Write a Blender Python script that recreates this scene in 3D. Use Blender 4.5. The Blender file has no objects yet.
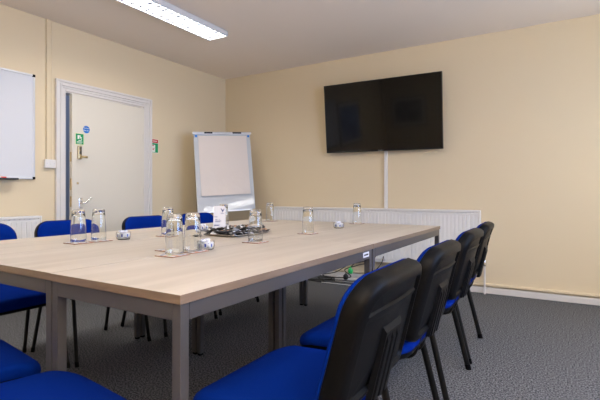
import bpy, bmesh, math, random
from mathutils import Vector, Matrix
C = bpy.context.scene.collection
SC = bpy.context.scene
R = math.radians
random.seed(7)

# ------------------------------------------------------------ camera, world, light, exposure
cam_d = bpy.data.cameras.new('camera'); cam = bpy.data.objects.new('camera', cam_d); C.objects.link(cam)
cam.location = (0, 0, 1.0); cam.rotation_euler = (R(90), 0, R(31.07))
cam_d.sensor_width = 36; cam_d.lens = 436.5 * 36 / 600; cam_d.shift_y = -6.8 / 600; cam_d.clip_start = 0.02
SC.camera = cam
SC.view_settings.view_transform = 'Standard'; SC.view_settings.look = 'None'
SC.view_settings.gamma = 1; SC.view_settings.use_curve_mapping = False
SC.view_settings.exposure = 0.14
SC.cycles.max_bounces = 10; SC.cycles.transmission_bounces = 10; SC.cycles.transparent_max_bounces = 10
SC.cycles.sample_clamp_indirect = 6
w = bpy.data.worlds.new('sky'); SC.world = w; w.use_nodes = True
w.node_tree.nodes['Background'].inputs[0].default_value = (0.55, 0.7, 1.0, 1)
w.node_tree.nodes['Background'].inputs[1].default_value = 1.0
LAMP_W = 33.0
DAY_W = 52.0
UP_FILL_W = 150.0
XL, XR, YB, YR, H = -4.06, 1.75, 4.71, -1.95, 2.597

def area(name, loc, rot, sx, sy, power, col, spread=180):
    d = bpy.data.lights.new(name, 'AREA'); d.shape = 'RECTANGLE'; d.size = sx; d.size_y = sy
    d.energy = power; d.color = col; d.spread = R(spread)
    o = bpy.data.objects.new(name, d); C.objects.link(o); o.location = loc; o.rotation_euler = rot
    return o
# daylight through the two windows of the right-hand wall and one behind the camera
area('daylight_window', (XR - 0.02, 1.65, 1.55), (0, R(90), 0), 1.3, 1.4, DAY_W, (0.38, 0.56, 1.0), 150)
area('daylight_window_far', (XR - 0.02, 3.6, 1.55), (0, R(90), 0), 1.3, 1.0, DAY_W * 0.4, (0.75, 0.85, 1.0), 150)

# ------------------------------------------------------------ materials
def mat(name, col, rough=0.5, metal=0.0, spec=0.5, emit=None, estr=0, trans=0, ior=1.45, coat=0, bump=None, noise=None):
    m = bpy.data.materials.new(name); m.use_nodes = True
    nt = m.node_tree; b = nt.nodes['Principled BSDF']
    b.inputs['Base Color'].default_value = (*col, 1); b.inputs['Roughness'].default_value = rough
    b.inputs['Metallic'].default_value = metal; b.inputs['Specular IOR Level'].default_value = spec
    b.inputs['IOR'].default_value = ior; b.inputs['Transmission Weight'].default_value = trans
    b.inputs['Coat Weight'].default_value = coat
    if emit: b.inputs['Emission Color'].default_value = (*emit, 1); b.inputs['Emission Strength'].default_value = estr
    tc = nt.nodes.new('ShaderNodeTexCoord')
    if noise:                                   # (scale, other colour, low, high)
        n = nt.nodes.new('ShaderNodeTexNoise'); n.inputs['Scale'].default_value = noise[0]; n.inputs['Detail'].default_value = 4
        nt.links.new(tc.outputs['Object'], n.inputs['Vector'])
        r = nt.nodes.new('ShaderNodeValToRGB'); r.color_ramp.elements[0].position = noise[2]; r.color_ramp.elements[1].position = noise[3]
        r.color_ramp.elements[0].color = (*noise[1], 1); r.color_ramp.elements[1].color = (*col, 1)
        nt.links.new(n.outputs['Fac'], r.inputs['Fac']); nt.links.new(r.outputs['Color'], b.inputs['Base Color'])
    if bump:                                    # (scale, strength)
        n = nt.nodes.new('ShaderNodeTexNoise'); n.inputs['Scale'].default_value = bump[0]; n.inputs['Detail'].default_value = 3
        nt.links.new(tc.outputs['Object'], n.inputs['Vector'])
        bp = nt.nodes.new('ShaderNodeBump'); bp.inputs['Strength'].default_value = bump[1]; bp.inputs['Distance'].default_value = 0.01
        nt.links.new(n.outputs['Fac'], bp.inputs['Height']); nt.links.new(bp.outputs['Normal'], b.inputs['Normal'])
    return m
def wood_mat(name, a, bcol, scale=(3, 60, 60)):
    m = mat(name, a, 0.42, spec=0.4); nt = m.node_tree; b = nt.nodes['Principled BSDF']
    tc = nt.nodes.new('ShaderNodeTexCoord'); mp = nt.nodes.new('ShaderNodeMapping'); mp.inputs['Scale'].default_value = scale
    n = nt.nodes.new('ShaderNodeTexNoise'); n.inputs['Scale'].default_value = 1.0; n.inputs['Detail'].default_value = 5; n.inputs['Distortion'].default_value = 0.4
    r = nt.nodes.new('ShaderNodeValToRGB'); r.color_ramp.elements[0].position = 0.32; r.color_ramp.elements[1].position = 0.68
    r.color_ramp.elements[0].color = (*bcol, 1); r.color_ramp.elements[1].color = (*a, 1)
    nt.links.new(tc.outputs['Object'], mp.inputs['Vector']); nt.links.new(mp.outputs['Vector'], n.inputs['Vector'])
    nt.links.new(n.outputs['Fac'], r.inputs['Fac']); nt.links.new(r.outputs['Color'], b.inputs['Base Color'])
    return m
M = {}
M['wall'] = mat('cream_wall_paint', (0.73, 0.62, 0.435), 0.75, spec=0.25, bump=(5, 0.12))
M['ceil'] = mat('ceiling_paint', (0.92, 0.82, 0.73), 0.85, spec=0.2, bump=(3, 0.15))
M['carpet'] = mat('grey_carpet', (0.21, 0.21, 0.215), 0.97, spec=0.05, noise=(115, (0.045, 0.046, 0.05), 0.42, 0.60))
M['white_gloss'] = mat('white_gloss_paint', (0.72, 0.69, 0.66), 0.35)
M['door'] = mat('door_paint', (0.70, 0.66, 0.57), 0.4)
M['dark'] = mat('dark_gap', (0.03, 0.03, 0.035), 0.8)
M['wood'] = wood_mat('pale_maple_laminate', (0.58, 0.52, 0.445), (0.49, 0.43, 0.36), (14, 1.3, 14))
M['edge'] = wood_mat('shaded_maple_edging', (0.21, 0.155, 0.115), (0.17, 0.125, 0.09), (9, 9, 80))  # same pale maple as the tops, darkened to carry the shade on the edges
M['frame'] = mat('grey_metal_paint', (0.085, 0.083, 0.088), 0.42, metal=0.2)
M['blackplas'] = mat('black_plastic', (0.004, 0.004, 0.0045), 0.4, spec=0.08, bump=(500, 0.04))
M['blacksteel'] = mat('black_steel', (0.006, 0.006, 0.006), 0.4, spec=0.25)
M['blue'] = mat('blue_fabric', (0.0004, 0.018, 0.20), 0.95, spec=0.05, bump=(900, 0.35))
M['glass'] = mat('clear_glass', (0.97, 0.98, 0.97), 0.0, trans=1.0, ior=1.45)
M['chrome'] = mat('chrome', (0.75, 0.75, 0.76), 0.15, metal=1)
M['brass'] = mat('aged_brass', (0.55, 0.42, 0.22), 0.28, metal=0.9)
M['alu'] = mat('aluminium', (0.62, 0.63, 0.65), 0.35, metal=0.7)
M['board'] = mat('whiteboard_enamel', (0.68, 0.70, 0.74), 0.22, spec=0.5)
M['flipboard'] = mat('flipchart_enamel', (0.50, 0.53, 0.56), 0.05, spec=0.9, bump=(14, 0.06))
M['paper'] = mat('flipchart_paper', (0.66, 0.60, 0.56), 0.8, spec=0.2, bump=(7, 0.5))
M['rad'] = mat('radiator_enamel', (0.80, 0.79, 0.77), 0.35)
M['screen'] = mat('tv_screen_glass', (0.004, 0.004, 0.004), 0.06, spec=0.32)
M['tvplas'] = mat('tv_black_plastic', (0.01, 0.01, 0.011), 0.2)
M['white'] = mat('white_plastic', (0.78, 0.76, 0.74), 0.4)
M['signblue'] = mat('sign_blue', (0.01, 0.16, 0.55), 0.35)
M['signgreen'] = mat('sign_green', (0.0, 0.28, 0.1), 0.35)
M['signred'] = mat('sign_red', (0.5, 0.01, 0.015), 0.35)
M['signwhite'] = mat('sign_white', (0.85, 0.85, 0.8), 0.35)
M['lumsign'] = mat('sign_pale_border', (0.72, 0.75, 0.45), 0.4)
M['navy'] = mat('navy_ink', (0.02, 0.05, 0.22), 0.5)
M['card'] = mat('white_card', (0.82, 0.82, 0.85), 0.5)
M['mint'] = mat('wrapper_white', (0.85, 0.86, 0.9), 0.3)
M['mintblue'] = mat('wrapper_blue', (0.02, 0.06, 0.42), 0.3)
M['sachetblack'] = mat('sachet_black', (0.012, 0.010, 0.010), 0.45)
M['sachetbrown'] = mat('sachet_tan', (0.55, 0.33, 0.2), 0.4)
M['sachetgrey'] = mat('sachet_grey', (0.05, 0.05, 0.06), 0.45)
M['silver'] = mat('tray_steel', (0.75, 0.72, 0.68), 0.22, metal=0.85)
M['cork'] = mat('coaster_brown', (0.28, 0.15, 0.09), 0.7)
M['redplas'] = mat('red_plastic', (0.65, 0.02, 0.02), 0.35)
M['greenplas'] = mat('green_plastic', (0.01, 0.5, 0.12), 0.3)
M['blackcable'] = mat('black_rubber', (0.012, 0.012, 0.012), 0.5)
M['whitemet'] = mat('fixture_white', (0.62, 0.63, 0.65), 0.4)
M['louvre'] = mat('louvre_white', (0.70, 0.74, 0.82), 0.3)
M['corridor'] = mat('corridor_paint', (0.30, 0.33, 0.42), 0.8)
M['artblue'] = mat('print_blue', (0.05, 0.09, 0.3), 0.4, noise=(4, (0.3, 0.4, 0.6), 0.35, 0.7))
M['artgrey'] = mat('print_dark', (0.08, 0.1, 0.12), 0.4, noise=(5, (0.35, 0.38, 0.36), 0.35, 0.7))
M['mount'] = mat('mount_card', (0.75, 0.72, 0.66), 0.7)
M['framewood'] = mat('picture_frame_wood', (0.25, 0.24, 0.24), 0.4)
M['paneglass'] = mat('window_glass', (0.6, 0.7, 0.85), 0.05, spec=0.5)
M['label'] = mat('label_white', (0.75, 0.75, 0.8), 0.4)
def print_mat():
    m = mat('coaster_print', (0.8, 0.78, 0.76), 0.3); nt = m.node_tree; b = nt.nodes['Principled BSDF']
    tc = nt.nodes.new('ShaderNodeTexCoord'); n = nt.nodes.new('ShaderNodeTexNoise'); n.inputs['Scale'].default_value = 22
    r = nt.nodes.new('ShaderNodeValToRGB'); e = r.color_ramp.elements
    e[0].position = 0.40; e[0].color = (0.10, 0.10, 0.22, 1); e[1].position = 0.45; e[1].color = (0.78, 0.77, 0.76, 1)
    for p, c in ((0.56, (0.78, 0.77, 0.76, 1)), (0.6, (0.7, 0.28, 0.15, 1)), (0.66, (0.3, 0.5, 0.2, 1))):
        x = e.new(p); x.color = c
    nt.links.new(tc.outputs['Object'], n.inputs['Vector']); nt.links.new(n.outputs['Fac'], r.inputs['Fac']); nt.links.new(r.outputs['Color'], b.inputs['Base Color'])
    return m
M['print'] = print_mat()

# ------------------------------------------------------------ helpers
def finish(name, bm, m, parent=None, loc=None, rot=None, smooth=None, bevel=0, seg=2):
    bmesh.ops.recalc_face_normals(bm, faces=bm.faces[:])
    me = bpy.data.meshes.new(name); bm.to_mesh(me); bm.free()
    ms = m if isinstance(m, (list, tuple)) else [m]
    for x in ms: me.materials.append(M[x] if isinstance(x, str) else x)
    if smooth is not None:
        me.shade_smooth()
        if smooth < 180: me.set_sharp_from_angle(angle=R(smooth))
    o = bpy.data.objects.new(name, me); C.objects.link(o)
    if parent: o.parent = parent
    if loc: o.location = loc
    if rot: o.rotation_euler = rot
    if bevel:
        b = o.modifiers.new('bevel', 'BEVEL'); b.width = bevel; b.segments = seg; b.limit_method = 'ANGLE'; b.angle_limit = R(40)
    return o
def B(): return bmesh.new()
def box(bm, x0, x1, y0, y1, z0, z1, mi=0):
    vs = [bm.verts.new((x, y, z)) for x in (x0, x1) for y in (y0, y1) for z in (z0, z1)]
    for f in ((0, 1, 3, 2), (4, 6, 7, 5), (0, 4, 5, 1), (2, 3, 7, 6), (0, 2, 6, 4), (1, 5, 7, 3)):
        bm.faces.new([vs[i] for i in f]).material_index = mi
def boxes(*a):
    bm = B()
    for x in a: box(bm, *x)
    return bm
def obox(bm, centre, size, rot, mi=0):          # oriented box
    m = Matrix.Translation(centre) @ rot.to_matrix().to_4x4() if hasattr(rot, 'to_matrix') else Matrix.Translation(centre) @ rot
    hx, hy, hz = [s / 2 for s in size]
    vs = [bm.verts.new(m @ Vector((x, y, z))) for x in (-hx, hx) for y in (-hy, hy) for z in (-hz, hz)]
    for f in ((0, 1, 3, 2), (4, 6, 7, 5), (0, 4, 5, 1), (2, 3, 7, 6), (0, 2, 6, 4), (1, 5, 7, 3)):
        bm.faces.new([vs[i] for i in f]).material_index = mi
def lathe(bm, prof, seg=24, c=(0, 0, 0), mi=0):
    rings = []
    for r, z in prof:
        if r < 1e-6: rings.append([bm.verts.new((c[0], c[1], c[2] + z))])
        else: rings.append([bm.verts.new((c[0] + r * math.cos(2 * math.pi * k / seg), c[1] + r * math.sin(2 * math.pi * k / seg), c[2] + z)) for k in range(seg)])
    for a, b in zip(rings, rings[1:]):
        for k in range(seg):
            k2 = (k + 1) % seg
            if len(a) == 1 and len(b) == 1: continue
            if len(a) == 1: f = bm.faces.new((a[0], b[k2], b[k]))
            elif len(b) == 1: f = bm.faces.new((a[k], a[k2], b[0]))
            else: f = bm.faces.new((a[k], a[k2], b[k2], b[k]))
            f.material_index = mi
def tube(bm, pts, ra, rb=None, seg=10, side=None, mi=0):   # elliptical tube along pts; rb along 'side'
    rb = rb or ra; pts = [Vector(p) for p in pts]; rings = []
    up = Vector(side) if side else None
    for i, p in enumerate(pts):
        t = (pts[min(i + 1, len(pts) - 1)] - pts[max(i - 1, 0)]).normalized()
        s = up if up else (Vector((0, 0, 1)) if abs(t.z) < 0.9 else Vector((1, 0, 0)))
        n = (s - t * s.dot(t)).normalized(); bnm = t.cross(n)
        if not up: up_prev = n; up = n
        elif side is None: up = n
        rings.append([bm.verts.new(p + n * rb * math.cos(2 * math.pi * k / seg) + bnm * ra * math.sin(2 * math.pi * k / seg)) for k in range(seg)])
    for a, b in zip(rings, rings[1:]):
        for k in range(seg): bm.faces.new((a[k], a[(k + 1) % seg], b[(k + 1) % seg], b[k])).material_index = mi
    bm.faces.new(rings[0][::-1]).material_index = mi; bm.faces.new(rings[-1]).material_index = mi
def smooth_path(pts, n=8):                      # Catmull-Rom
    P = [Vector(p) for p in pts]; P = [P[0] * 2 - P[1]] + P + [P[-1] * 2 - P[-2]]; out = []
    for i in range(1, len(P) - 2):
        for k in range(n):
            t = k / n; a, b, c, d = P[i - 1:i + 3]
            out.append(0.5 * ((2 * b) + (c - a) * t + (2 * a - 5 * b + 4 * c - d) * t * t + (3 * b - a - 3 * c + d) * t ** 3))
    out.append(P[-2]); return out
def rrect(w, h, r, n=6, rb=None):               # rounded rectangle outline, centred; rb bottom radius
    rb = rb if rb is not None else r; out = []
    for cx, cy, a0, rr in ((w / 2 - r, h / 2 - r, 0, r), (-w / 2 + r, h / 2 - r, 90, r), (-w / 2 + rb, -h / 2 + rb, 180, rb), (w / 2 - rb, -h / 2 + rb, 270, rb)):
        for k in range(n + 1):
            a = R(a0 + 90 * k / n); out.append((cx + rr * math.cos(a), cy + rr * math.sin(a)))
    return out
def shell(bm, outline_layers, fn, cap0=True, cap1=True, mi=0):   # layers: list of (outline pts, depth); fn maps (u,v,d)->xyz
    rings = [[bm.verts.new(fn(u, v, d)) for u, v in ol] for ol, d in outline_layers]
    n = len(rings[0])
    for a, b in zip(rings, rings[1:]):
        for k in range(n): bm.faces.new((a[k], a[(k + 1) % n], b[(k + 1) % n], b[k])).material_index = mi
    return rings
def fill_disc(bm, ring_pts, fn, d_of, steps, centre=(0, 0), first=None, mi=0):   # concentric infill of a closed outline
    prev = first; n = len(ring_pts)
    for s in steps:
        ring = [bm.verts.new(fn(centre[0] + (u - centre[0]) * s, centre[1] + (v - centre[1]) * s, d_of(s))) for u, v in ring_pts]
        for k in range(n): bm.faces.new((prev[k], prev[(k + 1) % n], ring[(k + 1) % n], ring[k])).material_index = mi
        prev = ring
    c = bm.verts.new(fn(centre[0], centre[1], d_of(0)))
    for k in range(n): bm.faces.new((prev[k], prev[(k + 1) % n], c)).material_index = mi
def text_mesh(name, body, size, m, parent, loc, rot, ext=0.0004, align='CENTER'):
    cu = bpy.data.curves.new('lettering', 'FONT'); cu.body = body; cu.size = size; cu.extrude = ext; cu.align_x = align; cu.align_y = 'CENTER'
    t = bpy.data.objects.new('lettering', cu); C.objects.link(t); bpy.context.view_layer.update()
    me = bpy.data.meshes.new_from_object(t.evaluated_get(bpy.context.evaluated_depsgraph_get()))
    bpy.data.objects.remove(t); me.materials.clear(); me.materials.append(M[m])
    o = bpy.data.objects.new(name, me); C.objects.link(o); o.parent = parent; o.location = loc; o.rotation_euler = rot
    return o
def empty(name, loc=(0, 0, 0), rz=0, rot=None):
    o = bpy.data.objects.new(name, None); C.objects.link(o); o.location = loc
    o.rotation_euler = rot if rot else (0, 0, rz); o.empty_display_size = 0.05
    return o
def tag(o, label, cat, group=None):
    o['label'] = label; o['category'] = cat
    if group: o['group'] = group
    return o
def thing(name, label, cat, loc=(0, 0, 0), rz=0, group=None, rot=None): return tag(empty(name, loc, rz, rot), label, cat, group)
def struct(name, bm, m, **k):
    o = finish(name, bm, m, **k); o['kind'] = 'structure'; return o
def copy_tree(o, parent=None):
    c = o.copy(); C.objects.link(c); c.parent = parent
    for ch in list(o.children): copy_tree(ch, c)
    return c

# ------------------------------------------------------------ room shell
T = 0.1
DY0, DY1, DZ = 2.402, 3.29, 1.965               # door opening in the left wall
struct('floor', boxes((XL - 1.3, XR + T, YR - T, YB + T, -T, 0)), 'carpet')
struct('ceiling', boxes((XL - T, XR + T, YR - T, YB + T, H, H + T)), 'ceil')
struct('wall_left', boxes((XL - T, XL, YR - T, DY0, 0, H), (XL - T, XL, DY1, YB, 0, H), (XL - T, XL, DY0, DY1, DZ, H)), 'wall')
struct('wall_back', boxes((XL - T, XR + T, YB, YB + T, 0, H)), 'wall')
struct('wall_rear', boxes((XL, XR + T, YR - T, YR, 0, H)), 'wall')
struct('wall_right', boxes((XR, XR + T, YR, 0.9, 0, H), (XR, XR + T, 2.4, 3.05, 0, H), (XR, XR + T, 4.15, YB, 0, H),
       (XR, XR + T, 0.9, 2.4, 0, 0.85), (XR, XR + T, 0.9, 2.4, 2.25, H), (XR, XR + T, 3.05, 4.15, 0, 0.85), (XR, XR + T, 3.05, 4.15, 2.25, H)), 'wall')
for i, (y0, y1) in enumerate(((0.9, 2.4), (3.05, 4.15))):
    ym = (y0 + y1) / 2
    wf = struct('window_%d' % (i + 1), boxes((XR + 0.02, XR + 0.08, y0, y0 + 0.06, 0.85, 2.25), (XR + 0.02, XR + 0.08, y1 - 0.06, y1, 0.85, 2.25),
                (XR + 0.02, XR + 0.08, ym - 0.025, ym + 0.025, 0.85, 2.25), (XR + 0.02, XR + 0.08, y0, y1, 0.85, 0.92), (XR + 0.02, XR + 0.08, y0, y1, 2.18, 2.25), (XR + 0.02, XR + 0.08, y0, y1, 1.52, 1.57)), 'white_gloss')
    finish('pane', boxes((XR + 0.045, XR + 0.05, y0 + 0.05, y1 - 0.05, 0.9, 2.2)), 'glass', parent=wf)
# corridor wall behind the door that stands ajar
struct('wall_corridor', boxes((XL - 1.3, XL - 1.2, 1.2, YB, 0, H)), 'corridor')
# skirtings
struct('baseboard_back', boxes((XL, XR, YB - 0.02, YB, 0, 0.062)), 'white_gloss', bevel=0.004)
struct('trim_1', boxes((XL, XR, YB - 0.028, YB, 0.074, 0.1)), 'wall', bevel=0.006)     # painted pipe casing above it
struct('baseboard_left', boxes((XL, XL + 0.13, YR, 2.30, 0, 0.075), (XL, XL + 0.02, 3.41, YB, 0, 0.065)), 'white_gloss', bevel=0.004)
struct('baseboard_right', boxes((XR - 0.02, XR, YR, YB - 0.03, 0, 0.065)), 'white_gloss', bevel=0.004)
struct('baseboard_rear', boxes((XL + 0.13, XR - 0.02, YR, YR + 0.02, 0, 0.065)), 'white_gloss', bevel=0.004)
# architrave: stepped moulding around the door
def architrave():
    bm = B()
    steps = ((0.0, 0.022, 0.032), (0.022, 0.04, 0.024), (0.04, 0.055, 0.03), (0.055, 0.075, 0.02), (0.075, 0.1, 0.014))   # from outside inwards
    y0, y1, zt = 2.304, 3.41, 2.07
    for a, b, d in steps:
        box(bm, XL, XL + d, y0 + a, y0 + b, 0, zt - a)
        box(bm, XL, XL + d, y1 - b, y1 - a, 0, zt - a)
        box(bm, XL, XL + d, y0 + b, y1 - b, zt - b, zt - a)
    box(bm, XL - T, XL + 0.008, 2.39, DY0 + 0.004, 0, DZ)          # lining
    box(bm, XL - T, XL + 0.008, DY1 - 0.006, 3.305, 0, DZ)
    box(bm, XL - T, XL + 0.008, 2.39, 3.305, DZ - 0.008, DZ + 0.002)
    return bm
struct('trim_2', architrave(), 'white_gloss', bevel=0.003)
struct('trim_3', boxes((XL, XL + 0.018, 2.222, 2.262, 1.31, H), (XL, XL + 0.008, 2.268, 2.285, 1.31, H)), 'wall', bevel=0.004)      # painted cable conduit up to the ceiling
# door leaf, hinged at the right, slightly ajar into the room
door = struct('door_1', boxes((-0.022, 0.022, -0.86, 0, 0.008, 1.945)), 'door', bevel=0.002, loc=(XL + 0.024, 3.282, 0), rot=(0, 0, R(2.6)))
LW = -0.86
def lever(mt, z, y, name, label, up):
    h = B(); box(h, 0.022, 0.03, y - 0.02, y + 0.02, z - 0.05, z + 0.05)
    o = finish(name, h, mt, parent=door, bevel=0.004); o['label'] = label
    l = B(); tube(l, smooth_path([(0.03, y, z), (0.06, y, z), (0.07, y + 0.02, z + up * 0.1), (0.072, y + 0.08, z + up)]), 0.009, seg=10)
    finish('lever', l, mt, parent=o, smooth=60)
lever('chrome', 0.905, LW + 0.085, 'door_handle', 'chrome lever handle on a short plate', 0.05)
kp = B(); box(kp, 0.022, 0.046, LW + 0.05, LW + 0.085, 1.325, 1.455)
k = finish('keypad_lock', kp, 'brass', parent=door, bevel=0.006); k['label'] = 'brass push button code lock'
kb = B()
for r_ in range(6):
    for c_ in range(2): lathe(kb, [(0.0055, 0), (0.0055, 0.006), (0, 0.006)], 10, (0, 0, 0)) if False else box(kb, 0.046, 0.051, LW + 0.056 + c_ * 0.013, LW + 0.066 + c_ * 0.013, 1.372 + r_ * 0.0125, 1.381 + r_ * 0.0125)
finish('keypad_button', kb, 'dark', parent=k)
kn = B(); tube(kn, [(0.046, LW + 0.068, 1.348), (0.075, LW + 0.068, 1.348), (0.079, LW + 0.08, 1.348), (0.079, LW + 0.118, 1.346)], 0.011, seg=12); finish('lever', kn, 'brass', parent=k, smooth=60)
lk = finish('keyhole_plate', boxes((0.022, 0.027, LW + 0.045, LW + 0.065, 1.085, 1.105)), 'brass', parent=door, bevel=0.002)
finish('latch_plate', boxes((-0.012, 0.012, LW - 0.002, LW + 0.001, 1.30, 1.39), (-0.012, 0.012, LW - 0.002, LW + 0.001, 0.87, 0.97), (-0.012, 0.012, LW - 0.002, LW + 0.001, 1.03, 1.14)), 'brass', parent=door)
for z in (0.25, 1.02, 1.62):
    hb = B(); lathe(hb, [(0, -0.04), (0.007, -0.04), (0.007, 0.04), (0, 0.04)], 10, (0.028, -0.004, z)); finish('hinge', hb, 'white_gloss', parent=door, smooth=50)
# door signs (on the leaf plane)
def on_door(y, z): return door.matrix_basis @ Vector((0.0232, y, z))
rd = R(2.6)
fs = finish('fire_door_sign', B(), 'signblue'); bm = B()
ring = [bm.verts.new((0, 0.036 * math.cos(2 * math.pi * i / 32), 0.036 * math.sin(2 * math.pi * i / 32))) for i in range(32)]
ring2 = [bm.verts.new((0.002, 0.036 * math.cos(2 * math.pi * i / 32), 0.036 * math.sin(2 * math.pi * i / 32))) for i in range(32)]
bm.faces.new(ring2); bm.faces.new(ring[::-1])
for i in range(32): bm.faces.new((ring[i], ring[(i + 1) % 32], ring2[(i + 1) % 32], ring2[i]))
bm.to_mesh(fs.data); bm.free()
fs.location = door.matrix_basis @ Vector((0.0225, LW + 0.147, 1.62)); fs.rotation_euler = (0, 0, rd)
tag(fs, 'round blue sticker with white lettering on the cream door', 'sign')
for s, dz in (('Fire door', 0.013), ('keep shut', -0.009)):
    text_mesh('lettering', s, 0.0165, 'signwhite', fs, (0.0024, 0, dz), (R(90), 0, R(90)))
gs = finish('exit_sign', boxes((0, 0.0015, -0.046, 0.046, -0.056, 0.056)), 'lumsign'); gs.location = door.matrix_basis @ Vector((0.0225, LW + 0.075, 1.52)); gs.rotation_euler = (0, 0, rd)
tag(gs, 'square green sign with pale border above the brass keypad lock', 'sign')
finish('sign_panel', boxes((0.0015, 0.0022, -0.04, 0.04, -0.05, 0.05)), 'signgreen', parent=gs)
bm = B(); box(bm, 0.0022, 0.0028, -0.022, -0.004, 0.0, 0.036); box(bm, 0.0022, 0.0028, -0.004, 0.01, 0.024, 0.034)
obox(bm, (0.0025, 0.012, 0.008), (0.0006, 0.008, 0.03), Matrix.Rotation(R(35), 4, 'X')); box(bm, 0.0022, 0.0028, 0.004, 0.024, 0.014, 0.02)
box(bm, 0.0022, 0.0028, -0.03, 0.028, -0.03, -0.025); box(bm, 0.0022, 0.0028, -0.012, 0.02, -0.018, -0.012); box(bm, 0.0022, 0.0028, -0.03, 0.02, -0.041, -0.037)
finish('sign_symbol', bm, 'signwhite', parent=gs)
ns = finish('fire_notice', boxes((0, 0.002, -0.05, 0.05, -0.08, 0.08)), 'signwhite', loc=(XL, 3.47, 1.548))
tag(ns, 'small red and green notice on the wall right of the door frame', 'sign')
bm = boxes((0.002, 0.003, -0.046, 0.046, 0.036, 0.076)); finish('red_band', bm, 'signred', parent=ns)
bm = boxes((0.002, 0.003, -0.046, 0.046, -0.076, 0.032)); gp = finish('green_panel', bm, 'signgreen', parent=ns)
bm = boxes((0.003, 0.0036, -0.04, 0.004, -0.07, 0.012), (0.003, 0.0036, -0.03, 0.03, 0.052, 0.06)); finish('sign_symbol', bm, 'signwhite', parent=ns)
bm = boxes((0.0036, 0.0042, -0.036, -0.018, -0.005, 0.008), (0.0036, 0.0042, -0.034, -0.014, -0.05, -0.04), (0.0036, 0.0042, -0.034, -0.006, -0.032, -0.024)); finish('sign_marks', bm, 'signred', parent=ns)
# light switch
sw = thing('light_switch', 'white double switch plate between whiteboard and door frame', 'switch', (XL, 2.252, 1.272))
finish('plate', boxes((0, 0.03, -0.05, 0.05, -0.04, 0.038)), 'white', parent=sw, bevel=0.004)
finish('rocker', boxes((0.03, 0.035, -0.008, 0.008, -0.012, 0.012)), 'white', parent=sw, bevel=0.002)
for y in (-0.033, 0.033):
    bm = B(); box(bm, 0.03, 0.031, y - 0.003, y + 0.003, -0.003, 0.003); finish('screw', bm, 'alu', parent=sw)

# ------------------------------------------------------------ whiteboard on the left wall
wb = thing('whiteboard', 'wall-mounted whiteboard with slim silver frame left of the door', 'whiteboard', (XL, 1.5, 1.59))
hw, hh = 0.62, 0.467
finish('board_surface', boxes((0.004, 0.016, -hw + 0.012, hw - 0.012, -hh + 0.012, hh - 0.012)), 'board', parent=wb)
finish('frame', boxes((0, 0.022, -hw, hw, hh - 0.018, hh), (0, 0.022, -hw, hw, -hh, -hh + 0.018), (0, 0.022, -hw, -hw + 0.018, -hh, hh), (0, 0.022, hw - 0.018, hw, -hh, hh)), 'alu', parent=wb, bevel=0.003)
for y in (-hw, hw - 0.022):
    for z in (-hh, hh - 0.022): finish('corner_cap', boxes((0, 0.025, y - 0.001, y + 0.023, z - 0.001, z + 0.023)), 'blackplas', parent=wb, bevel=0.004)
finish('pen_tray', boxes((0.02, 0.085, -0.4, 0.45, -hh - 0.008, -hh), (0.08, 0.085, -0.4, 0.45, -hh, -hh + 0.006)), 'dark', parent=wb)
def marker(y, body, cap, label):
    o = thing('marker_pen', label, 'marker pen', (XL + 0.055, y, 1.59 - hh + 0.008), 0, 'marker pens on the whiteboard tray')
    bm = B(); tube(bm, [(0, 0, 0), (0, 0.075, 0)], 0.008, seg=12); finish('barrel', bm, body, parent=o, smooth=50)
    bm = B(); tube(bm, [(0, 0.075, 0), (0, 0.115, 0)], 0.0085, seg=12); finish('cap', bm, cap, parent=o, smooth=50)
marker(1.56, 'redplas', 'redplas', 'red marker pen lying in the whiteboard tray')
marker(1.75, 'white', 'redplas', 'white marker pen with red cap in the whiteboard tray')

# ------------------------------------------------------------ radiators
def radiator(name, label, L, top, bot, rib=0.04):
    # local: runs along +x from 0 to L, front face towards -y at y=-0.1
    o = thing(name, label, 'radiator'); bm = B(); n = int(L / rib); rib = L / n
    prof = [(0.0, 0.004), (0.003, 0.004), (0.007, 0), (0.033, 0), (0.037, 0.004)]
    xs = []
    for i in range(n):
        for px, d in prof: xs.append((i * rib + px * rib / 0.04, d))
    xs.append((L, 0.005))
    zt, zb = top - 0.05, bot + 0.05
    t = [bm.verts.new((x, -0.095 + d, zt)) for x, d in xs]; b = [bm.verts.new((x, -0.095 + d, zb)) for x, d in xs]
    for i in range(len(xs) - 1): bm.faces.new((t[i], t[i + 1], b[i + 1], b[i]))
    finish('front_panel', bm, 'rad', parent=o, smooth=25)
    finish('casing', boxes((0, L, -0.1, -0.02, top - 0.022, top), (0, L, -0.095, -0.088, top - 0.052, top - 0.03), (0, L, -0.095, -0.088, bot, bot + 0.022), (0, L, -0.095, -0.088, bot + 0.032, bot + 0.052),
           (-0.012, 0, -0.1, -0.02, bot, top), (L, L + 0.012, -0.1, -0.02, bot, top), (0, L, -0.03, -0.02, bot, top)), 'rad', parent=o, bevel=0.003)
    bm = B(); bb = B()
    for i in range(n):
        box(bm, (i + 0.72) * rib, (i + 1.28) * rib if i < n - 1 else L, -0.0955, -0.087, top - 0.032, top - 0.02)
        box(bb, (i + 0.72) * rib, (i + 1.28) * rib if i < n - 1 else L, -0.0955, -0.087, bot + 0.02, bot + 0.034)
    finish('upper_grille', bm, 'rad', parent=o); finish('lower_grille', bb, 'rad', parent=o)
    finish('inner_panel', boxes((0, L, -0.075, -0.07, bot + 0.005, top - 0.025)), 'rad', parent=o)
    for bx in (0.2, L - 0.23): finish('wall_bracket', boxes((bx, bx + 0.03, -0.02, -0.001, bot + 0.1, top - 0.1)), 'rad', parent=o)
    return o
r1 = radiator('radiator', 'long low white panel radiator under the television', 2.44, 0.83, 0.235)
r1.location = (-3.155, YB, 0)
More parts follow.
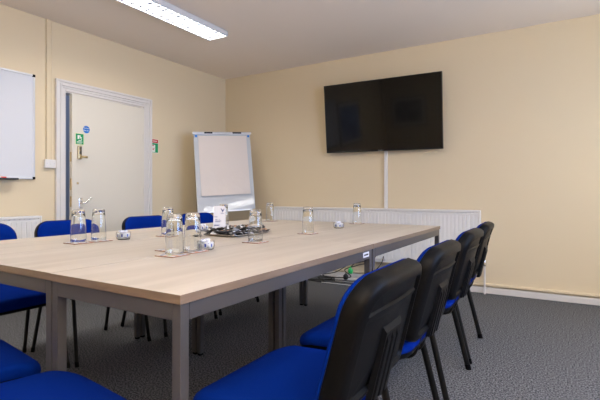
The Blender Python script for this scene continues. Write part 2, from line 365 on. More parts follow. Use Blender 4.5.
def rad_valve(r, x, zb, label=None, z1=0.28):
    bm = B(); tube(bm, [(x, -0.06, 0), (x, -0.06, z1)], 0.0085, seg=10)
    finish('pipe', bm, 'white_gloss', parent=r, smooth=60)
    bm = B(); tube(bm, [(x - 0.045, -0.06, z1), (x + 0.005, -0.06, z1)], 0.011, seg=10); lathe(bm, [(0, -0.02), (0.016, -0.02), (0.016, 0.015), (0.01, 0.035), (0, 0.035)], 12, (x, -0.06, z1))
    finish('valve', bm, 'chrome', parent=r, smooth=40)
rad_valve(r1, 2.44 + 0.05, 0, z1=0.30)
r2 = radiator('radiator', 'short white radiator beneath the whiteboard', 1.2, 0.80, 0.235)
r2.location = (XL, 0.925, 0); r2.rotation_euler = (0, 0, R(90))
rad_valve(r2, 1.25, 0, z1=0.28)

# ------------------------------------------------------------ television
tv = thing('television', 'large black wall-mounted flat television, switched off', 'television', (-1.731, 4.60, 1.860), rot=(R(7), R(0.7), 0))
W2, H2 = 0.675, 0.392
finish('screen', boxes((-W2 + 0.008, W2 - 0.008, -0.0275, -0.02, -H2 + 0.016, H2 - 0.008)), 'screen', parent=tv)
finish('bezel', boxes((-W2, W2, -0.03, 0.0, H2 - 0.009, H2), (-W2, W2, -0.03, 0.0, -H2, -H2 + 0.017), (-W2, -W2 + 0.009, -0.03, 0, -H2, H2), (W2 - 0.009, W2, -0.03, 0, -H2, H2), (-W2, W2, -0.02, 0, -H2, H2)), 'tvplas', parent=tv, bevel=0.002)
finish('rear_housing', boxes((-0.5, 0.5, 0, 0.03, -0.3, 0.28)), 'tvplas', parent=tv, bevel=0.01)
finish('wall_mount', boxes((-0.25, 0.25, 0.03, 0.06, -0.12, 0.12)), 'blacksteel', parent=tv)
text_mesh('lettering', 'SAMSUNG', 0.013, 'alu', tv, (0.0, -0.0305, -H2 + 0.009), (R(90), 0, 0))
tr = finish('cable_trunking', boxes((-1.722, -1.686, YB - 0.022, YB, 0.83, 1.55)), 'white', bevel=0.003)
tag(tr, 'slim white cable trunking running down from the television', 'trunking')

# ------------------------------------------------------------ flip chart in the corner
P0 = Vector((-3.413, 3.984, 0)); ux = Vector((0.39, 0.585, 0)).normalized(); rzf = math.atan2(ux.y, ux.x)
fc = thing('flip_chart', 'white flip chart easel with a blank paper pad in the corner', 'flip chart', (P0.x, P0.y, 0), rzf)
# local frame: +x along the board, -y towards the room; board leans back
LEAN = R(11.5); Hb = 0.95; z0 = 0.78
def bd(x, d, s):
    x, s = x - 0.010 * (s - 0.45), s + 0.055 * x + 0.012          # hangs very slightly crooked
    return Vector((x, s * math.sin(LEAN) - d * math.cos(LEAN), z0 + s * math.cos(LEAN) + d * math.sin(LEAN)))
def bslab(x0, x1, d0, d1, s0, s1):
    bm = B(); vs = [bm.verts.new(bd(x, d, s)) for x in (x0, x1) for d in (d0, d1) for s in (s0, s1)]
    for f in ((0, 1, 3, 2), (4, 6, 7, 5), (0, 4, 5, 1), (2, 3, 7, 6), (0, 2, 6, 4), (1, 5, 7, 3)): bm.faces.new([vs[i] for i in f])
    return bm
hwf = 0.352
finish('board', bslab(-hwf, hwf, 0, 0.015, 0, Hb), 'flipboard', parent=fc, bevel=0.004)
cl = finish('clamp_bar', bslab(-hwf - 0.012, hwf + 0.012, -0.004, 0.04, Hb - 0.012, Hb + 0.018), 'alu', parent=fc, bevel=0.006)
finish('clamp_grip', bslab(-0.23, -0.13, 0.04, 0.044, Hb - 0.006, Hb + 0.012), 'blackplas', parent=cl)
finish('clamp_grip', bslab(0.12, 0.23, 0.04, 0.044, Hb - 0.006, Hb + 0.012), 'blackplas', parent=cl)
# paper pad, slightly curled
bm = B(); nx, nz = 10, 16; g = []
for j in range(nz + 1):
    row = []
    for i in range(nx + 1):
        s = Hb - 0.03 - 0.735 * j / nz; x = -0.30 + 0.60 * i / nx
        d = 0.019 + 0.004 * math.sin(j * 0.9) * (j / nz) + 0.012 * (j / nz) ** 3
        row.append(bm.verts.new(bd(x, d, s)))
    g.append(row)
for j in range(nz):
    for i in range(nx): bm.faces.new((g[j][i], g[j + 1][i], g[j + 1][i + 1], g[j][i + 1]))
geo = bmesh.ops.extrude_face_region(bm, geom=bm.faces[:])
bmesh.ops.translate(bm, vec=Vector((0, 0.004, 0)), verts=[v for v in geo['geom'] if isinstance(v, bmesh.types.BMVert)])
finish('paper_pad', bm, 'paper', parent=fc, smooth=40)
for sx in (-1, 1):
    finish('pad_hook', bslab(sx * 0.325 - 0.012, sx * 0.325 + 0.012, 0.015, 0.03, Hb - 0.045, Hb - 0.02), 'signblue', parent=fc, bevel=0.003)
finish('pen_tray', bslab(-0.3, 0.3, 0.005, 0.045, -0.015, -0.002), 'alu', parent=fc)
for sx in (-1, 1):
    bm = B(); tube(bm, [bd(sx * 0.29, -0.016, 0.5), Vector((sx * 0.33, -0.11, 0.0))], 0.012, seg=10); finish('leg', bm, 'alu', parent=fc, smooth=60)
bm = B(); tube(bm, [bd(0, -0.016, 0.7), Vector((0, 0.36, 0.0))], 0.012, seg=10); finish('leg', bm, 'alu', parent=fc, smooth=60)

# ------------------------------------------------------------ ceiling lights
def ceiling_light(label):
    o = thing('ceiling_light', label, 'ceiling light', group='ceiling lights')
    L, Wd, D = 1.8, 0.25, 0.048
    finish('housing', boxes((-Wd / 2, Wd / 2, 0, L, -0.006, 0), (-Wd / 2, -Wd / 2 + 0.004, 0, L, -D, 0), (Wd / 2 - 0.004, Wd / 2, 0, L, -D, 0), (-Wd / 2, Wd / 2, 0, 0.006, -D, 0), (-Wd / 2, Wd / 2, L - 0.006, L, -D, 0),
           (-0.012, 0.012, 0, L, -0.012, -0.006)), 'whitemet', parent=o)
    bm = B()
    for k in range(23):
        y = 0.06 + k * (L - 0.12) / 22
        box(bm, -Wd / 2 + 0.004, Wd / 2 - 0.004, y - 0.0015, y + 0.0015, -D + 0.006, -0.028); box(bm, -0.10, -0.03, y - 0.013, y + 0.013, -D + 0.001, -D + 0.006); box(bm, 0.03, 0.10, y - 0.013, y + 0.013, -D + 0.001, -D + 0.006)
    box(bm, -0.006, 0.006, 0.01, L - 0.01, -D + 0.012, -0.024)
    box(bm, -Wd / 2 + 0.004, -Wd / 2 + 0.018, 0.01, L - 0.01, -D + 0.001, -D + 0.004); box(bm, Wd / 2 - 0.018, Wd / 2 - 0.004, 0.01, L - 0.01, -D + 0.001, -D + 0.004)
    finish('louvre', bm, 'louvre', parent=o)
    for sx in (-1, 1):
        d = bpy.data.lights.new('fluorescent_tube', 'AREA'); d.shape = 'RECTANGLE'; d.size = 0.098; d.size_y = L - 0.06
        d.energy = LAMP_W / 2; d.color = (1.0, 0.95, 0.89)
        l = bpy.data.objects.new('fluorescent_tube', d); C.objects.link(l); l.parent = o; l.location = (sx * 0.061, L / 2, -0.0175)
    return o
cl0 = ceiling_light('long white louvred fluorescent light glowing above the whiteboard side')
cl0.location = (-2.955, 1.52, H)
for x, y, lb in ((1.0, 1.52, 'white louvred fluorescent light near the windows on the right'), (-2.955, -1.1, 'white louvred fluorescent light in the rear left of the room'), (0.3, -1.3, 'white louvred fluorescent light in the rear right of the room')):
    c = copy_tree(cl0); c.location = (x, y, H); c['label'] = lb

# ------------------------------------------------------------ tables
HT, TT = 0.7525, 0.024
def table(x0, x1, y0, y1, label, sticker=False):
    g = 0.0015; x0 += g; x1 -= g; y0 += g; y1 -= g
    t = thing('meeting_table', label, 'table', ((x0 + x1) / 2, (y0 + y1) / 2, 0), 0, 'meeting tables pushed together')
    a, b = (x1 - x0) / 2, (y1 - y0) / 2
    bm = B(); box(bm, -a, a, -b, b, HT - TT, HT)
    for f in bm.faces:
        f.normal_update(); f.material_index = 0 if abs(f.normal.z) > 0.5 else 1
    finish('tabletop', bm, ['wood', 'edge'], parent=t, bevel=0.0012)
    L = 0.03; zt = HT - TT; i = 0.005
    finish('frame', boxes((-a + L + i, a - L - i, -b + i, -b + 0.024, zt - 0.044, zt), (-a + L + i, a - L - i, b - 0.024, b - i, zt - 0.044, zt),
           (-a + i, -a + 0.024, -b + L + i, b - L - i, zt - 0.044, zt), (a - 0.024, a - i, -b + L + i, b - L - i, zt - 0.044, zt)), 'frame', parent=t, bevel=0.001)
    for sx in (-1, 1):
        for sy in (-1, 1):
            xx = sx * (a - i - L / 2); yy = sy * (b - i - L / 2)
            lg = finish('leg', boxes((xx - L / 2 + .0005, xx + L / 2 - .0005, yy - L / 2 + .0005, yy + L / 2 - .0005, 0.012, zt)), 'frame', parent=t, bevel=0.0015)
            finish('foot', boxes((xx - L / 2 + 0.003, xx + L / 2 - 0.003, yy - L / 2 + 0.003, yy + L / 2 - 0.003, 0, 0.012)), 'blackplas', parent=lg)
    if sticker:
        s = finish('maker_label', boxes((a - i, a - i + 0.0006, b - 0.115, b - 0.045, zt - 0.032, zt - 0.008)), 'label', parent=t)
        finish('label_print', boxes((a - i + 0.0006, a - i + 0.001, b - 0.106, b - 0.055, zt - 0.024, zt - 0.017)), 'dark', parent=s)
    return t
X0, X1, X2, X3 = -0.793, -1.362, -1.942, -2.53; Y0, Y1, Y2 = 0.755, 2.016, 3.378; X2F = -1.985
table(X1, X0, Y0, Y1, 'pale wood table nearest the camera, with a white maker label on its frame', True)
table(X1, X0, Y1, Y2, 'pale wood table at the far right, in front of the long radiator')
table(X2, X1, Y0 + 0.004, Y1, 'pale wood table at the near edge, second from the right')
table(X2F, X1, Y1, Y2, 'pale wood table at the far end in the middle, beyond the sachet tray')
table(X3, X2, Y0 + 0.012, Y1, 'pale wood table at the near left, holding the two tumblers before the door')
table(X3, X2F, Y1, Y2, 'pale wood table at the far left, nearest the flip chart')

# ------------------------------------------------------------ chairs
def make_chair():
    t = empty('stacking_chair')
    # seat cushion, local +y is the front
    def seatfn(u, v, d):                 # u across, v front/back, d height
        z = d - 0.032 * max(0, (v - 0.05) / 0.165) ** 2 + 0.008 * (abs(u) / 0.23) ** 2 + 0.012 * max(0, -v / 0.2) ** 2
        return Vector((u, v, z))
    bm = B()
    def o(k): return [(a, b) for a, b in rrect(0.464 * k, 0.452 * k, 0.085 * k, 7)]
    lay = [(o(0.97), 0.421), (o(0.992), 0.428), (o(1.0), 0.441), (o(0.992), 0.453), (o(0.965), 0.463), (o(0.92), 0.468)]
    rings = shell(bm, lay, seatfn)
    fill_disc(bm, lay[-1][0], seatfn, lambda s: 0.468 + 0.006 * (1 - s), (0.75, 0.5, 0.25), first=rings[-1])
    fill_disc(bm, lay[0][0], seatfn, lambda s: 0.421, (0.5,), first=rings[0])
    seat = finish('seat', bm, 'blue', parent=t, smooth=180)
    bm = B(); lay = [(o(0.80), 0.393), (o(0.93), 0.402), (o(0.982), 0.416), (o(0.985), 0.427)]
    rings = shell(bm, lay, seatfn)
    fill_disc(bm, lay[0][0], seatfn, lambda s: 0.393, (0.5,), first=rings[0]); fill_disc(bm, lay[-1][0], seatfn, lambda s: 0.427, (0.5,), first=rings[-1])
    finish('seat_shell', bm, 'blackplas', parent=seat, smooth=60)
    # backrest; u across, v up the panel (0 at centre), d towards the rear
    RK = R(13.5); BH = 0.338; zc = 0.651; yc = -0.262
    def bf(u, v, d):
        dd = d - 0.020 * (u / 0.23) ** 2 + 0.012 * max(0, v / 0.19) ** 2
        return Vector((u * (1 - 0.04 * (v / 0.19)), yc - v * math.sin(RK) - dd * math.cos(RK), zc + v * math.cos(RK) - dd * math.sin(RK)))
    def ob(k): return rrect(0.452 - k, BH - k, max(0.09 - k / 2, 0.012), 8, rb=max(0.06 - k / 2, 0.012))
    bm = B(); lay = [(ob(0.016), -0.004), (ob(0.008), -0.012), (ob(0.014), -0.020), (ob(0.032), -0.026)]
    rings = shell(bm, lay, bf)
    fill_disc(bm, lay[-1][0], bf, lambda s: -0.026 - 0.006 * (1 - s), (0.8, 0.55, 0.3), first=rings[-1]); fill_disc(bm, lay[0][0], bf, lambda s: -0.004, (0.6, 0.3), first=rings[0])
    back = finish('backrest', bm, 'blue', parent=t, smooth=180)
    # black shell with raised rim, stepped field, horizontal crease and ribbed spine cover
    bm = B(); lay = [(ob(0.008), -0.010), (ob(0.0), -0.007), (ob(0.0), 0.018), (ob(0.012), 0.032), (ob(0.026), 0.037), (ob(0.056), 0.0415), (ob(0.066), 0.041), (ob(0.080), 0.031)]
    rings = shell(bm, lay, bf)
    fill_disc(bm, lay[-1][0], bf, lambda s: 0.031, (0.85, 0.7, 0.5, 0.25), first=rings[-1]); fill_disc(bm, lay[0][0], bf, lambda s: -0.008, (0.5,), first=rings[0])
    n = 20; pr = [(-0.026, 0.0305), (-0.010, 0.0345), (0.001, 0.037), (0.005, 0.0305)]; rr = []
    for i in range(n + 1):
        u = -0.178 + 0.356 * i / n; vv = 0.088 - 0.010 * (u / 0.178) ** 4
        rr.append([bm.verts.new(bf(u, vv + a, d)) for a, d in pr])
    for a, b in zip(rr, rr[1:]):
        for k in range(3): bm.faces.new((a[k], a[k + 1], b[k + 1], b[k]))
    def spine(u0, u1, v0, v1, d0, d1, sl=0.016, ch=0.010):
        vs = [bm.verts.new(bf(u, v, d)) for u, v, d in ((u0, v0, d0), (u1, v0, d0), (u1, v1, d0), (u0, v1, d0), (u0 + ch, v0, d1), (u1 - ch, v0, d1), (u1 - ch, v1 - sl, d1), (u0 + ch, v1 - sl, d1))]
        for f in ((4, 5, 6, 7), (0, 1, 5, 4), (1, 2, 6, 5), (2, 3, 7, 6), (3, 0, 4, 7)): bm.faces.new([vs[i] for i in f])
    spine(-0.066, 0.066, -0.172, 0.030, 0.030, 0.042)
    for c in (-0.036, 0, 0.036): spine(c - 0.014, c + 0.014, -0.171, 0.008, 0.041, 0.046, ch=0.005)
    finish('back_shell', bm, 'blackplas', parent=t, smooth=35)
    # seat frame and legs: black oval tube
    bm = B()
    for sx in (-1, 1): tube(bm, [(sx * 0.24, 0.165, 0.392), (sx * 0.24, -0.135, 0.392)], 0.008, 0.014, 12, side=(0, 0, 1))
    tube(bm, [(-0.24, 0.12, 0.388), (0.24, 0.12, 0.388)], 0.012, 0.008, 12, side=(0, 0, 1)); tube(bm, [(-0.24, -0.10, 0.388), (0.24, -0.10, 0.388)], 0.012, 0.008, 12, side=(0, 0, 1))
    finish('seat_frame', bm, 'blacksteel', parent=t, smooth=60)
    for sx in (-1, 1):
        for sy, top in ((1, 0.165), (-1, -0.135)):
            bm = B(); pts = smooth_path([(sx * 0.24, top - sy * 0.04, 0.392), (sx * 0.24, top - sy * 0.008, 0.388), (sx * 0.242, top + sy * 0.012, 0.365), (sx * 0.256, sy * 0.232, 0.02)], 5)
            tube(bm, pts, 0.009, 0.0145, 12, side=(0, 1, 0)); lg = finish('leg', bm, 'blacksteel', parent=t, smooth=60)
            bm = B(); tube(bm, [(sx * 0.257, sy * 0.237, 0.0), (sx * 0.256, sy * 0.230, 0.03)], 0.0105, 0.016, 12, side=(0, 1, 0)); finish('foot_cap', bm, 'blackplas', parent=lg, smooth=60)
    bm = B()
    for sx in (-1, 1):
        pts = smooth_path([(sx * 0.045, 0.0, 0.380), (sx * 0.045, -0.14, 0.378), (sx * 0.045, -0.195, 0.390), (sx * 0.045, -0.215, 0.43), (sx * 0.045, -0.232, 0.50)], 5)
        tube(bm, pts, 0.010, 0.006, 10)
    finish('back_support', bm, 'blacksteel', parent=t, smooth=60)
    return t
proto = make_chair()
CH = [  # x, y, facing angle of local +y (deg, 0 = +y), label
    (-0.675, 1.085, 90, 'blue chair with black back nearest the camera on the right of the table'),
    (-0.68, 1.67, 90, 'second blue and black chair from the camera along the right side'),
    (-0.695, 2.355, 90, 'third blue and black chair from the camera along the right side'),
    (-0.715, 2.955, 92, 'farthest blue and black chair on the right side, beside the radiator valve'),
    (-2.665, 1.20, -90, 'blue chair at the left edge of the picture in front of the short radiator'),
    (-2.63, 1.745, -90, 'blue chair behind the two tumblers, before the door frame'),
    (-2.605, 2.38, -90, 'blue chair in front of the right half of the door'),
    (-2.64, 2.985, -90, 'blue chair directly in front of the flip chart'),
    (-1.125, 0.575, -7, 'blue chair seat in the bottom left corner of the picture, nearest the lens'),
    (-1.70, 0.61, -8, 'blue chair on the near side of the table cut off by the left picture edge'),
]
for i, (x, y, a, lb) in enumerate(CH):
    c = proto if i == 0 else copy_tree(proto)
    c.location = (x, y, 0); c.rotation_euler = (0, 0, R(a)); tag(c, lb, 'chair', 'blue chairs around the table')

# ------------------------------------------------------------ things on the table
def coaster(x, y, label, rz=0):
    c = thing('coaster', label, 'coaster', (x, y, HT), R(rz), 'square coasters on the table')
    finish('backing', boxes((-0.0485, 0.0485, -0.0485, 0.0485, 0, 0.004)), 'cork', parent=c, bevel=0.001)
    finish('printed_face', boxes((-0.0465, 0.0465, -0.0465, 0.0465, 0.004, 0.0052)), 'print', parent=c)
    return c
CZ = 0.0052
def tumbler_mesh():
    bm = B()      # inverted: mouth down at z=0, thick base on top
    lathe(bm, [(0.0355, 0), (0.0369, 0.002), (0.0365, 0.02), (0.0345, 0.07), (0.0315, 0.12), (0.0295, 0.146), (0.0275, 0.153), (0.022, 0.155), (0, 0.155)], 40)
    lathe(bm, [(0.0355, 0), (0.0362, 0.002), (0.0356, 0.02), (0.0336, 0.07), (0.0305, 0.118), (0.027, 0.133), (0.018, 0.138), (0, 0.139)], 40)
    bmesh.ops.remove_doubles(bm, verts=bm.verts[:], dist=0.00001)
    return bm
tumb = finish('tumbler', tumbler_mesh(), 'glass', smooth=60); tumb.scale = (1, 1, 1.035)
SETS = [  # x, y, label tail
    (-2.055, 1.285, 'left one of the two in front of the door'),
    (-2.055, 1.395, 'right one of the two in front of the door'),
    (-1.335, 1.24, 'front left one of the trio beside the near mint bowl'),
    (-1.343, 1.348, 'right one of the trio, touching the near mint bowl'),
    (-1.96, 1.77, 'behind the trio, on the left side of the table'),
    (-1.325, 1.765, 'in front of the sachet tray, standing alone'),
    (-2.19, 2.52, 'just behind the white standing card'),
    (-2.22, 3.17, 'at the far left end near the flip chart'),
    (-1.335, 2.31, 'standing alone at the centre of the far table'),
    (-1.43, 3.27, 'at the far end beside the last mint bowl'),
]
for i, (x, y, tail) in enumerate(SETS):
    g = tumb if i == 0 else tumb.copy()
    if i: C.objects.link(g)
    g.location = (x, y, HT + CZ + 0.0002)
    tag(g, 'upturned clear tumbler ' + tail, 'glass', 'upturned tumblers')
    if i == 0: c0 = coaster(x, y, ''); c = c0
    else: c = copy_tree(c0); c.location = (x, y, HT)
    if i == 2: c.location = (-1.326, 1.222, HT)
    c.rotation_euler = (0, 0, R((0, 0, 3, -2, 8, 2, 0, -3, 3, 4)[i]))
    c['label'] = 'square coaster under the tumbler ' + tail
ec = copy_tree(c0); ec.location = (-1.45, 1.328, HT); ec['label'] = 'empty square coaster just behind the trio of tumblers'
def mint_bowl(x, y, label):
    t = thing('mint_bowl', label, 'bowl', (x, y, HT), 0, 'glass bowls of wrapped mints')
    bm = B(); lathe(bm, [(0, 0), (0.031, 0), (0.035, 0.003), (0.038, 0.015), (0.038, 0.038), (0.0368, 0.0385), (0.0368, 0.015), (0.033, 0.005), (0, 0.004)], 32); finish('glass_bowl', bm, 'glass', parent=t, smooth=50)
    return t
def mints(x, y, seed, label):
    rnd = random.Random(seed)
    for i in range(11):
        a = i * 2 * math.pi / 7; rr = 0.0275 if i < 7 else 0.006
        z = HT + (0.0205 if i < 7 else 0.030 if i < 9 else 0.041) + rnd.uniform(-0.001, 0.002)
        px, py = (x + rr * math.cos(a), y + rr * math.sin(a))
        if i == 7: px += 0.006
        if i == 8: px -= 0.018
        if i == 9: px -= 0.006; py += 0.012
        if i == 10: px -= 0.002; py -= 0.014
        m = thing('wrapped_mint', label, 'sweet', (px, py, z), 0, 'wrapped mints in the ' + label.split(' in the ')[1])
        m.rotation_euler = (R(90) if i < 7 else R(rnd.uniform(-15, 15)), 0, a + R(90))
        bm = B(); lathe(bm, [(0, -0.005), (0.010, -0.005), (0.0125, -0.002), (0.0125, 0.002), (0.010, 0.005), (0, 0.005)], 14); finish('wrapper', bm, 'mint', parent=m, smooth=50)
        bm = B(); box(bm, -0.003, 0.004, -0.007, 0.007, -0.0056, 0.0056); finish('print', bm, 'mintblue', parent=m)
for k, (x, y, w) in enumerate(((-2.03, 1.525, 'left bowl before the door'), (-1.345, 1.43, 'near bowl beside the trio of tumblers'), (-2.03, 2.13, 'bowl to the left of the white card'), (-1.365, 2.80, 'far bowl near the radiator'))):
    mint_bowl(x, y, 'small glass bowl of mints, the ' + w)
    mints(x, y, k, 'blue and white wrapped mint in the ' + w)
# tray of sachets
TX0, TX1, TY0, TY1 = -1.80, -1.555, 1.885, 2.235
tcx, tcy = (TX0 + TX1) / 2, (TY0 + TY1) / 2
tray = thing('serving_tray', 'shallow silver tray heaped with dark wrapped sachets', 'tray', (tcx, tcy, HT))
bm = B(); tw, td = TX1 - TX0, TY1 - TY0
def tl(k, z): return [(a, b, z) for a, b in rrect(tw + k, td + k, 0.03, 5)]
L1 = [tl(-0.05, 0.0), tl(-0.03, 0.001), tl(0.0, 0.012), tl(0.012, 0.013), tl(0.012, 0.011), tl(0.0, 0.010), tl(-0.03, -0.0005 + 0.0025), tl(-0.05, 0.0025)]
L1 = [tl(-0.05, 0.0), tl(-0.03, 0.0), tl(0.002, 0.011), tl(0.014, 0.0115), tl(0.014, 0.0135), tl(0.0, 0.0135), tl(-0.03, 0.003), tl(-0.05, 0.003)]
rings = [[bm.verts.new(p) for p in l] for l in L1]
for a, b in zip(rings, rings[1:]):
    n = len(a)
    for k in range(n): bm.faces.new((a[k], a[(k + 1) % n], b[(k + 1) % n], b[k]))
bm.faces.new(rings[0]); bm.faces.new(rings[-1])
finish('tray_body', bm, 'silver', parent=tray, smooth=35)
def sachet_proto(m, m2, w=0.056, d=0.036, h=0.015):
    e = empty('sachet'); bm = B()
    nx_, ny_ = 6, 4
    for sgn in (1, -1):
        gr = [[bm.verts.new(((i / nx_ - 0.5) * w, (j / ny_ - 0.5) * d, sgn * h / 2 * (math.sin(math.pi * min(max((i - 0.5) / (nx_ - 1), 0), 1)) * math.sin(math.pi * j / ny_)) ** 0.6)) for j in range(ny_ + 1)] for i in range(nx_ + 1)]
        for i in range(nx_):
            for j in range(ny_): bm.faces.new((gr[i][j], gr[i + 1][j], gr[i + 1][j + 1], gr[i][j + 1]))
    bmesh.ops.remove_doubles(bm, verts=bm.verts[:], dist=0.00001)
    finish('wrapper', bm, m, parent=e, smooth=70)
    bm = boxes((-w * 0.13, w * 0.10, -d * 0.18, d * 0.14, h * 0.32, h * 0.56)); finish('print', bm, m2, parent=e)
    return e
kinds = [(sachet_proto('sachetblack', 'mint'), 'black sachet with a pale print heaped on the silver tray', 'black sachets on the tray'),
         (sachet_proto('sachetgrey', 'sachetbrown'), 'dark grey sachet with a tan print heaped on the silver tray', 'grey sachets on the tray'),
         (sachet_proto('mint', 'sachetblack'), 'white sachet with a dark print heaped on the silver tray', 'white sachets on the tray'),
         (sachet_proto('sachetbrown', 'sachetblack'), 'tan sachet heaped on the silver tray', 'tan sachets on the tray')]
used = [False] * 4; rnd = random.Random(3)
for lay_, (nx_, ny_, z) in enumerate(((5, 7, 0.0115), (5, 6, 0.025), (4, 5, 0.038))):
    for i in range(nx_):
        for j in range(ny_):
            q = rnd.random(); ki = 0 if q < 0.68 else 1 if q < 0.86 else 2 if q < 0.94 else 3
            src, lb, gr = kinds[ki]
            o = src if not used[ki] else copy_tree(src)
            used[ki] = True
            m_ = 0.024 + lay_ * 0.010
            px = TX0 + m_ + (tw - 2 * m_) * i / (nx_ - 1) + rnd.uniform(-0.006, 0.006)
            py = TY0 + m_ + (td - 2 * m_) * j / (ny_ - 1) + rnd.uniform(-0.006, 0.006)
            o.location = (px, py, HT + z + rnd.uniform(0, 0.004))
            o.rotation_euler = (R(rnd.uniform(-22, 22)), R(rnd.uniform(-20, 20)), R(rnd.uniform(0, 180)))
            tag(o, lb, 'sachet', gr)
for k_, (src, lb, gr) in enumerate(kinds):
    if not used[k_]:
        src.location = (tcx, tcy, HT + 0.047); tag(src, lb, 'sachet', gr)
ls = copy_tree(kinds[0][0]); ls.location = (-1.80, 1.845, HT + 0.006); ls.rotation_euler = (0, 0, R(35)); tag(ls, 'black sachet lying on the table off the left end of the tray', 'sachet')
# standing card
cdx, cdy = -1.972, 2.228
card = thing('menu_card', 'upright white card with navy emblem standing behind the sachet tray', 'card', (cdx, cdy, HT), R(28))
ch_ = 0.162
for sgn in (1, -1):
    bm = B(); m_ = Matrix.Rotation(R(sgn * -7), 4, 'X'); obox(bm, (0, -sgn * -0.0 - sgn * 0.0105, ch_ / 2), (0.078, 0.0008, ch_), m_.copy() if True else m_)
    finish('card_leaf', bm, 'card', parent=card)
bm = B()
def cardpt(x, z): return Matrix.Translation((0, -0.0112, ch_ / 2)) @ Matrix.Rotation(R(-7), 4, 'X') @ Vector((x, -0.0008, z - ch_ / 2))
def cpoly(pts):
    f = bm.faces.new([bm.verts.new(cardpt(x, z)) for x, z in pts])
cpoly([(0.008, 0.148), (0.014, 0.134), (0.021, 0.128), (0.017, 0.126), (0.020, 0.120), (0.028, 0.128), (0.032, 0.140), (0.030, 0.148), (0.026, 0.135), (0.02, 0.138), (0.016, 0.143)])
finish('emblem', bm, 'navy', parent=card)
for z, x0, x1 in ((0.112, 0.010, 0.031), (0.088, -0.032, -0.012), (0.071, -0.026, -0.01), (0.071, -0.003, 0.004), (0.061, -0.026, 0.014), (0.055, -0.026, 0.008), (0.034, -0.032, 0.006), (0.03, -0.032, 0.0)):
    bm = B(); cpoly([(x0, z), (x1, z), (x1, z + 0.0028), (x0, z + 0.0028)]); finish('text_line', bm, 'navy', parent=card)


# ------------------------------------------------------------ cables behind the far table
def cable(name, pts, r, label, m='blackcable'):
    bm = B(); tube(bm, smooth_path(pts, 8), r, seg=8); o = finish(name, bm, m, smooth=180); tag(o, label, 'cable'); return o
box_ = thing('power_strip', 'white power strip lying by the wall below the radiator', 'power strip', (-1.95, 4.5, 0))
finish('casing', boxes((-0.28, 0.28, -0.03, 0.03, 0, 0.045)), 'white', parent=box_, bevel=0.005)
for k in range(4): finish('socket', boxes((-0.25 + k * 0.12, -0.18 + k * 0.12, -0.02, 0.02, 0.045, 0.047)), 'white_gloss', parent=box_)
cable('power_cable', [(-1.70, 4.66, 0.80), (-1.705, 4.665, 0.5), (-1.71, 4.6, 0.25), (-1.80, 4.5, 0.12), (-1.95, 4.44, 0.035), (-2.15, 4.40, 0.03), (-2.5, 4.38, 0.01), (-2.9, 4.42, 0.01)], 0.006, 'black power cable trailing from the trunking along the floor')
cable('video_cable', [(-1.74, 4.66, 0.5), (-1.80, 4.56, 0.26), (-1.95, 4.5, 0.2), (-2.10, 4.46, 0.14), (-2.0, 4.40, 0.08), (-2.2, 4.37, 0.06), (-2.42, 4.42, 0.03), (-2.3, 4.34, 0.008), (-2.6, 4.33, 0.008)], 0.006, 'looped black cable hanging above the power strip')
cable('network_cable', [(-1.90, 4.55, 0.24), (-2.05, 4.46, 0.2), (-2.2, 4.44, 0.11), (-2.35, 4.40, 0.07), (-2.2, 4.34, 0.05), (-2.45, 4.33, 0.02), (-2.75, 4.35, 0.02)], 0.005, 'thin dark cable tangled below the radiator')
def plug(x, y, z, m, label):
    o = thing('plug', label, 'plug', (x, y, z)); bm = B(); lathe(bm, [(0, -0.03), (0.02, -0.03), (0.028, -0.01), (0.028, 0.012), (0.014, 0.03), (0, 0.03)], 14); finish('plug_body', bm, m, parent=o, smooth=50)
    bm = B(); tube(bm, [(0, 0, 0.03), (0.005, 0, 0.05)], 0.007, seg=8); finish('cable_grip', bm, m, parent=o, smooth=60)
plug(-2.03, 4.46, 0.135, 'greenplas', 'bright green plug hanging among the cables')
plug(-2.06, 4.40, 0.075, 'blackcable', 'round black plug on the white power strip')

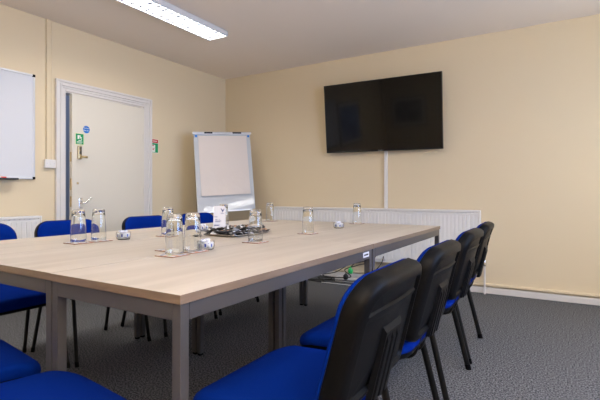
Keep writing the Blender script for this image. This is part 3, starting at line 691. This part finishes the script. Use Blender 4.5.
# ------------------------------------------------------------ framed prints that the dark screen mirrors
def picture(loc, rz, w, h, art, label):
    p = thing('framed_picture', label, 'picture', loc, rz)
    finish('frame', boxes((-w / 2, w / 2, -0.02, 0, h / 2 - 0.03, h / 2), (-w / 2, w / 2, -0.02, 0, -h / 2, -h / 2 + 0.03), (-w / 2, -w / 2 + 0.03, -0.02, 0, -h / 2, h / 2), (w / 2 - 0.03, w / 2, -0.02, 0, -h / 2, h / 2)), 'framewood', parent=p)
    finish('mount', boxes((-w / 2 + 0.03, w / 2 - 0.03, -0.01, 0, -h / 2 + 0.03, h / 2 - 0.03)), 'mount', parent=p)
    finish('print', boxes((-w / 2 + 0.1, w / 2 - 0.1, -0.012, -0.01, -h / 2 + 0.1, h / 2 - 0.1)), art, parent=p)
picture((-3.4, YR, 1.5), R(180), 0.9, 0.75, 'artgrey', 'framed dark print on the wall behind the camera')
picture((XL, 0.25, 1.5), R(90), 1.15, 0.95, 'artblue', 'framed blue print on the left wall behind the whiteboard')

# ------------------------------------------------------------ unseen uplighter, added behind the camera to brighten the ceiling
ul = thing('added_uplighter', 'added black uplighter behind the camera, unseen fill for the ceiling', 'fill light', (1.3, -0.9, 0))
bm = B(); lathe(bm, [(0, 0), (0.14, 0), (0.14, 0.015), (0.02, 0.03), (0, 0.03)], 24); finish('base', bm, 'blacksteel', parent=ul, smooth=50)
bm = B(); tube(bm, [(0, 0, 0.02), (0, 0, 1.66)], 0.012, seg=12); finish('pole', bm, 'blacksteel', parent=ul, smooth=60)
bm = B(); lathe(bm, [(0, 1.65), (0.05, 1.655), (0.15, 1.75), (0.17, 1.78), (0.165, 1.78), (0.145, 1.755), (0.045, 1.665), (0, 1.66)], 28); finish('bowl', bm, 'whitemet', parent=ul, smooth=50)
d = bpy.data.lights.new('added_uplighter_fill', 'AREA'); d.shape = 'DISK'; d.size = 0.24; d.energy = UP_FILL_W; d.color = (1.0, 0.93, 0.86)
l = bpy.data.objects.new('added_uplighter_fill', d); C.objects.link(l); l.parent = ul; l.location = (0, 0, 1.77); l.rotation_euler = (R(180), 0, 0)

cable('plug_cable', [(-1.75, 4.60, 0.34), (-1.85, 4.52, 0.27), (-1.95, 4.47, 0.25), (-2.02, 4.46, 0.185)], 0.005, 'short black cable running up from the green plug')
cable('thin_white_cable', [(-1.50, 4.62, 0.02), (-1.55, 4.5, 0.012), (-1.60, 4.42, 0.012), (-1.62, 4.36, 0.012), (-1.9, 4.30, 0.012), (-2.3, 4.28, 0.012)], 0.004, 'thin white cable curving over the carpet below the radiator', 'white')
